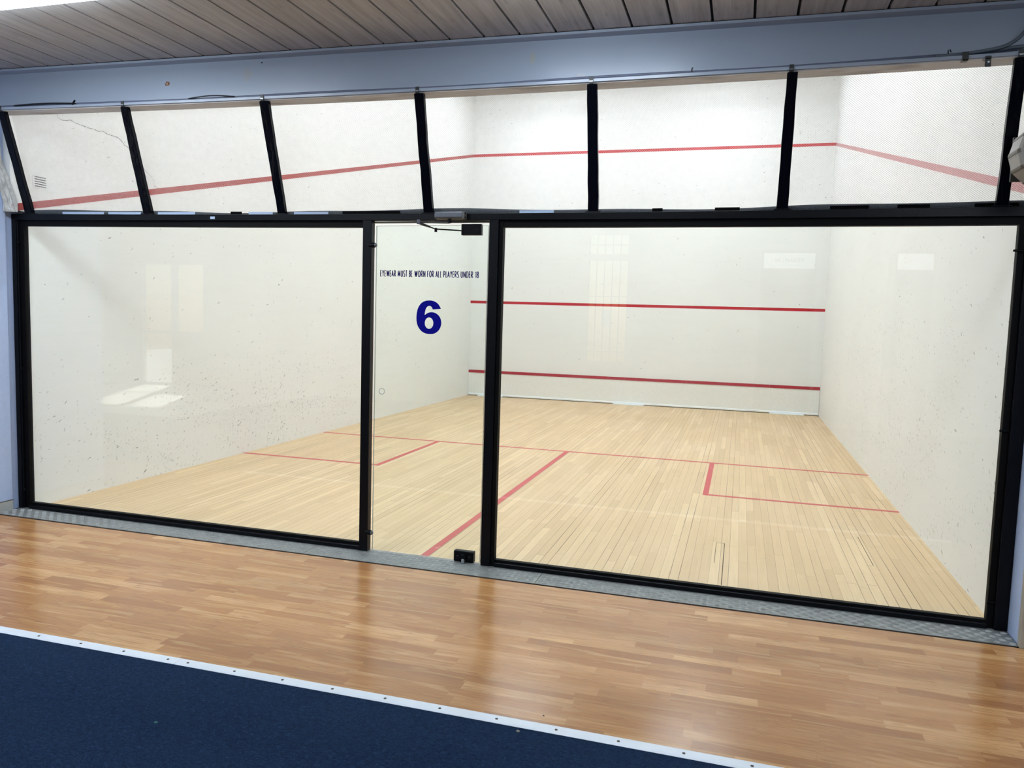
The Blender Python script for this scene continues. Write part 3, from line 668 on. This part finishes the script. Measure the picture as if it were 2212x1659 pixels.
# grey faceted housing on the right strut
fh = thing('faceted_housing', 'grey ribbed faceted housing on a dark square plate on the rightmost strut', 'housing', (6.37, -.15, 2.355))
MB().box(6.247, 6.50, -.150, -.135, 2.250, 2.458).build('back_plate', M['plate_dark'], fh, bevel=.002)
CX, CZ, R0 = 6.366, 2.358, .150
def ring(y, rr, ph=0.0, n=12): return [(CX+rr*math.cos(2*PI*i/n+ph), y, CZ+rr*math.sin(2*PI*i/n+ph)) for i in range(n)]
MB().loft([ring(-.151, R0*.80), ring(-.165, R0*.93), ring(-.200, R0), ring(-.330, R0), ring(-.345, R0*.95), ring(-.352, R0*.80)]).build('drum', M['housing'], fh)
for i in range(12):
    a = 2*PI*i/12; ux, uz = math.cos(a), math.sin(a); vx, vz = -uz, ux
    p = []
    for (y, rr, w) in ((-.153, R0*.80, .006), (-.166, R0*.93, .008), (-.200, R0, .0095), (-.330, R0, .0095), (-.345, R0*.95, .008)):
        p.append([(CX+ux*(rr+hh)+vx*q, y, CZ+uz*(rr+hh)+vz*q) for q, hh in ((-w, -.010), (w, -.010), (w, -.0006), (0, .0012), (-w, -.0006))])
    MB().loft(p).build('groove_band', M['housing_dark'], fh)

# ------------------------------------------------------------------ threshold, lobby floor
def tread(x0, x1, label):
    Y0, Y1, Z = -.190, .050, .0042
    m = MB().box(x0, x1, Y0, Y1, 0.001, Z)
    for k in (0, 1): m.box(x0+.02, x1-.02, (-.17, -.04)[k], (-.15, -.02)[k], -.012, .0015)
    cell = .0345; nx = int((x1-x0)/cell); ny = int((Y1-Y0-.01)/cell)
    ox = (x1-x0-nx*cell)/2
    for i in range(nx):
        for j in range(ny):
            cx = x0+ox+(i+.5)*cell; cy = Y0+.006+(j+.5)*cell
            if cy > .0 and not (2.82 < cx < 3.58): continue
            a = math.radians(45 if (i+j) % 2 else -45); ux, uy = math.cos(a), math.sin(a); vx, vy = -uy, ux
            for q in (-2, -1, 0, 1, 2):
                bx_, by = cx+vx*q*.0060, cy+vy*q*.0060; l, w = .0152-abs(q)*.0008, .0021
                m.hexa([(bx_+ux*l*s1+vx*w*s2, by+uy*l*s1+vy*w*s2, Z-.0003) for s1, s2 in ((-1,-1),(1,-1),(1,1),(-1,1))] +
                       [(bx_+ux*l*.8*s1+vx*w*.5*s2, by+uy*l*.8*s1+vy*w*.5*s2, Z+.0016) for s1, s2 in ((-1,-1),(1,-1),(1,1),(-1,1))])
    o = m.build('tread_plate', M['tread'], origin=((x0+x1)/2, -.07, 0.0)); return tag(o, label, 'tread plate', 'tread plates along the threshold')
tread(-.058, 2.463, 'grey metal tread plate under the left glass pane')
tread(2.466, 3.983, 'shorter grey metal tread plate in front of the glass door')
tread(3.986, 6.444, 'grey metal tread plate under the right glass pane')

fl = struct(MB().box(-9.2, 9.0, -1.690, -.2005, -.06, 0.0).build('floor_lobby', M['laminate']))
struct(MB().box(-9.2, 9.0, -.2005, .05, -.06, -.012).build('floor_threshold', M['dark_void']))
cp = MB().box(-9.2, 9.0, -8.0, -1.728, -.06, .003).build('carpet', M['carpet'])
tag(cp, 'navy blue needle-felt carpet in the foreground', 'carpet', kind='stuff')
struct(MB().box(-9.2, 9.0, -8.0, -1.60, -.10, -.061).build('floor_base', M['dark_void']))

struct(MB().box(-6.6, -2.4, -8.0, -4.4, .0, .006).build('floor_sun_catcher', M['tile']))  # unseen pale floor added to catch the sun and brighten its reflection

def ystrip(x): return -1.703-.012*max(0.0, (3.9-x)/2.0)-.002*max(0, x-4.6)
def strip(x0, x1, screws, label):
    t = thing('transition_strip', label, 'floor strip', ((x0+x1)/2, -1.70, 0.0), 'white strips between carpet and laminate')
    def prof(x):
        y = ystrip(x); return [(y-.029, .0), (y-.029, .004), (y-.018, .0065), (y+.018, .0065), (y+.029, .0035), (y+.029, .0)]
    MB().sweep(prof, lin(x0, x1, 16)).build('strip', M['white_strip'], t)
    for x in screws:
        s = MB().cyl((x, ystrip(x)-.003, .0060), (0,0,1), .0058, .0016, 12).build('screw', M['chip_dark'], t)
strip(.6, 2.787, [2.024, 2.264, 2.501, 2.736], 'white metal strip at the left edge of the carpet, up to the two close screws')
strip(2.789, 6.6, [2.839, 3.073, 3.305, 3.537, 3.772, 4.006, 4.239, 4.473, 4.706, 4.940, 5.173], 'longer white metal strip between carpet and laminate, right of the two close screws')

def chip(name, label, cat, x, y, z, r, mat):
    rim = [(x+r*random.uniform(.6, 1.2)*math.cos(2*PI*i/8), y+r*random.uniform(.5, 1.0)*math.sin(2*PI*i/8), z) for i in range(8)]
    top = [(x+(p[0]-x)*.7, y+(p[1]-y)*.7, z+.002+random.uniform(0, .001)) for p in rim]
    tag(MB().loft([rim, top]).build(name, M[mat], origin=(x, y, z)), label, cat)
chip('plastic_fleck', 'tiny green fleck lying on the navy carpet', 'fleck', 3.056, -2.149, .003, .008, 'chip_green')
chip('paper_scrap', 'small grey scrap on the carpet just below the white strip', 'scrap', 4.339, -1.757, .003, .009, 'chip_grey')
chip('dirt_speck', 'small dark speck on the laminate just above the white strip', 'speck', 4.400, -1.611, 0.0, .005, 'chip_dark')

# ------------------------------------------------------------------ piers either side, lobby shell
wp = struct(MB().box(-.62, -.083, -.72, .07, 0.0, 3.2).build('wall_left_pier', M['pier']))
MB().box(-.084, -.060, -.72, -.062, .078, 3.12).build('plaster_face', M['pier'], wp)
bb = struct(MB().box(-.084, -.052, -.72, -.064, 0.0, .078).build('baseboard_left', M['tile'], bevel=.002))
MB().box(-.084, -.051, -.72, -.0635, .078, .083).build('top_bead', M['housing_dark'], bb)
wq = struct(MB().box(6.447, 6.9, -.188, .07, 0.0, 2.1).build('wall_right_pier', M['pier']))
MB().box(6.440, 6.475, -.206, -.165, 0.0, 2.1).build('corner_guard', M['guard'], wq, bevel=.003)
struct(MB().box(6.468, 6.9, -.212, -.188, 0.0, .10).build('baseboard_right', M['black_inner']))
struct(MB().box(6.6305, 6.9, -.06, .07, 2.101, 3.2).build('wall_right_upper', M['pier']))
struct(MB().box(6.9, 9.0, -.1, .07, 0.0, 3.2).build('wall_right_lobby', M['lobby_side']))
struct(MB().box(-9.2, -.62, -.1, .07, 0.0, 3.2).build('wall_left_lobby', M['lobby_side']))
struct(MB().box(-9.3, -9.2, -8.1, .07, -.1, 3.2).build('wall_lobby_left_end', M['lobby_side']))
struct(MB().box(9.0, 9.1, -8.1, .07, -.1, 3.2).build('wall_lobby_right_end', M['lobby_side']))
# rear lobby wall with its two openings
OP = [(-6.30, -4.80, 0.0, 2.42), (2.62, 3.26, .86, 2.92)]
m = MB()
m.box(-9.2, -6.30, -8.15, -8.0, 0, 3.2); m.box(-6.30, -4.80, -8.15, -8.0, 2.42, 3.2); m.box(-4.80, 2.62, -8.15, -8.0, 0, 3.2)
m.box(2.62, 3.26, -8.15, -8.0, 0, .86); m.box(2.62, 3.26, -8.15, -8.0, 2.92, 3.2); m.box(3.26, 9.0, -8.15, -8.0, 0, 3.2)
struct(m.build('wall_lobby_rear', M['lobby_wall']))
w3 = struct(MB().box(2.62, 3.26, -8.10, -8.094, .86, 2.92).build('window_3', M['glass']))
g = MB()
for i in range(6):
    x = 2.62+.64*i/5; g.box(x-.007, x+.007, -8.06, -8.046, .86, 2.92)
for z in (1.02, 1.92, 2.75): g.box(2.62, 3.26, -8.062, -8.05, z-.007, z+.007)
g.build('burglar_bars', M['zinc'], w3); MB().box(2.62, 3.26, -8.09, -8.03, 2.50, 2.60).build('transom', M['lobby_wall'], w3)
MB().box(2.84, 3.0, -8.092, -8.09, 1.42, 1.70).build('paper_notice', M['paper'], w3)
d2 = struct(MB().box(-6.25, -4.85, -8.10, -8.094, .04, 2.38).build('door_2', M['glass']))
g = MB()
for x in (-6.30, -5.60, -5.53, -4.86): g.box(x, x+.06, -8.12, -8.06, 0, 2.42)
for z in (0, 1.02, 2.36): g.box(-6.30, -4.80, -8.12, -8.06, z, z+.06)
g.build('door_frame', M['lobby_wall'], d2)
MB().box(-5.47, -4.86, -8.11, -8.07, .06, 1.02).build('door_panel', M['lobby_wall'], d2)
struct(MB().box(-16, 14, -20, -8.15, -.2, -.05).build('ground_outside', M['pavement']))

# boarded lobby ceiling: boards run front to back with open joints
m = MB(); J0, P = .094, .206; g = .0068
i = -45
while J0+i*P < 8.9:
    a, b2 = J0+i*P+g, J0+(i+1)*P-g
    if b2 > -9.2:
        z0, z1 = fl_t(a)+.004, fl_t(b2)+.004
        m.hexa([(a,-8.0,z0),(b2,-8.0,z1),(b2,-.197,z1),(a,-.197,z0),(a,-8.0,z0+.018),(b2,-8.0,z1+.018),(b2,-.197,z1+.018),(a,-.197,z0+.018)])
    i += 1
ce = struct(m.build('ceiling', M['ceiling']))
m = MB(); prev = None
for a in lin(-9.2, 9.0, 40): pass
MB().sweep(lambda x: [(-8.0, fl_t(x)+.024), (-.04, fl_t(x)+.024), (-.04, fl_t(x)+.10), (-8.0, fl_t(x)+.10)], lin(-9.2, 9.0, 60)).build('board_backing', M['dark_void'], ce)

def ceiling_light(x0, x1, y0, y1, label, depth=.055):
    z = fl_t((x0+x1)/2)
    t = thing('ceiling_light', label, 'ceiling light', ((x0+x1)/2, (y0+y1)/2, z-.02), 'lobby ceiling lights')
    MB().box(x0-.004, x1+.004, y0-.004, y1+.004, z-.010, z+.006).build('lamp_housing', M['lamp_body'], t)
    MB().box(x0, x1, y0, y1, z-depth, z-.010).build('diffuser', M['lamp'], t, bevel=.01)
ceiling_light(.45, 2.05, -1.72, -1.165, 'bright white ceiling light at the top left, before the beam')
ceiling_light(3.76, 4.62, -1.30, -.93, 'white ceiling light over the laminate, just in front of the middle of the beam')
for x, y, lab in ((-3.4,-2.2,'added fill light over the far left of the laminate'), (6.4,-2.6,'added fill light over the carpet by the right lobby wall'), (.4,-4.4,'added fill light over the carpet on the left'),
                  (-4.4,-5.2,'added fill light near the glazed lobby door'), (3.2,-6.4,'white ceiling light near the barred window'), (6.6,-5.6,'added fill light above the display fridges'), (-1.0,-7.0,'white ceiling light between the glazed door and the barred window')):
    ceiling_light(x, x+1.4, y-.5, y, lab)  # unseen lights added to fill the lobby with light

# lit display fridges along the rear wall (seen mirrored in the glass)
def fridge(x0, x1, text, label):
    t = thing('display_fridge', label, 'fridge', ((x0+x1)/2, -7.7, 0))
    MB().box(x0-.03, x1+.03, -7.99, -7.45, 0.003, 2.62).build('shell', M['fridge'], t, bevel=.01)
    MB().box(x0, x1, -7.449, -7.444, .25, 2.28).build('glass_front', M['black_inner'], t)
    s = MB().box(x0, x1, -7.449, -7.43, 2.36, 2.58).build('lit_header', M['sign_lit'], t)
    if text:
        m = MB(); cx = (x0+x1)/2; w = .38
        word(m, text, 0.0, w, 2.44, .07, .010, lambda u, z: (cx+w/2-u, -7.4285, z)); m.build('sign_lettering', M['sign_ink'], s)
fridge(5.32, 6.02, 'FRANKLIN', 'display fridge with a backlit sign reading FRANKLIN by the rear lobby wall')
fridge(7.10, 7.55, '', 'narrow display fridge with a plain backlit header by the rear lobby wall')

# ------------------------------------------------------------------ daylight
wd = bpy.data.worlds.new('sky'); scene.world = wd; wd.use_nodes = True
nt_ = wd.node_tree; bg = nt_.nodes['Background']
sky = nt_.nodes.new('ShaderNodeTexSky'); sky.sky_type = 'NISHITA'; sky.sun_disc = False; sky.sun_elevation = math.radians(36); sky.sun_rotation = math.radians(200)
nt_.links.new(sky.outputs[0], bg.inputs[0]); bg.inputs[1].default_value = 0.10
sd = bpy.data.lights.new('sun', 'SUN'); sd.energy = 20.0; sd.angle = math.radians(.6); sd.color = (1, .96, .9)
so = bpy.data.objects.new('sun', sd); COL.objects.link(so)
so.rotation_euler = Vector((.45, .88, -.70)).to_track_quat('-Z', 'Y').to_euler()

# ------------------------------------------------------------------ camera and view
cam = bpy.data.cameras.new('camera'); co = bpy.data.objects.new('camera', cam); COL.objects.link(co)
co.location = (5.05671, -4.40698, 1.53636); co.rotation_euler = (1.48446, -.02953, .28907)
cam.sensor_fit = 'HORIZONTAL'; cam.sensor_width = 36.0; cam.lens = 1663.54/2212*36.0; cam.clip_start = .05; cam.clip_end = 200
scene.camera = co
vs = scene.view_settings; vs.view_transform = 'Standard'; vs.look = 'None'; vs.gamma = 1.0; vs.use_curve_mapping = False; vs.exposure = 0.0
cy = scene.cycles
cy.max_bounces = 9; cy.diffuse_bounces = 5; cy.glossy_bounces = 4; cy.transparent_max_bounces = 24; cy.transmission_bounces = 8
cy.caustics_reflective = False; cy.caustics_refractive = False; cy.sample_clamp_indirect = 8.0
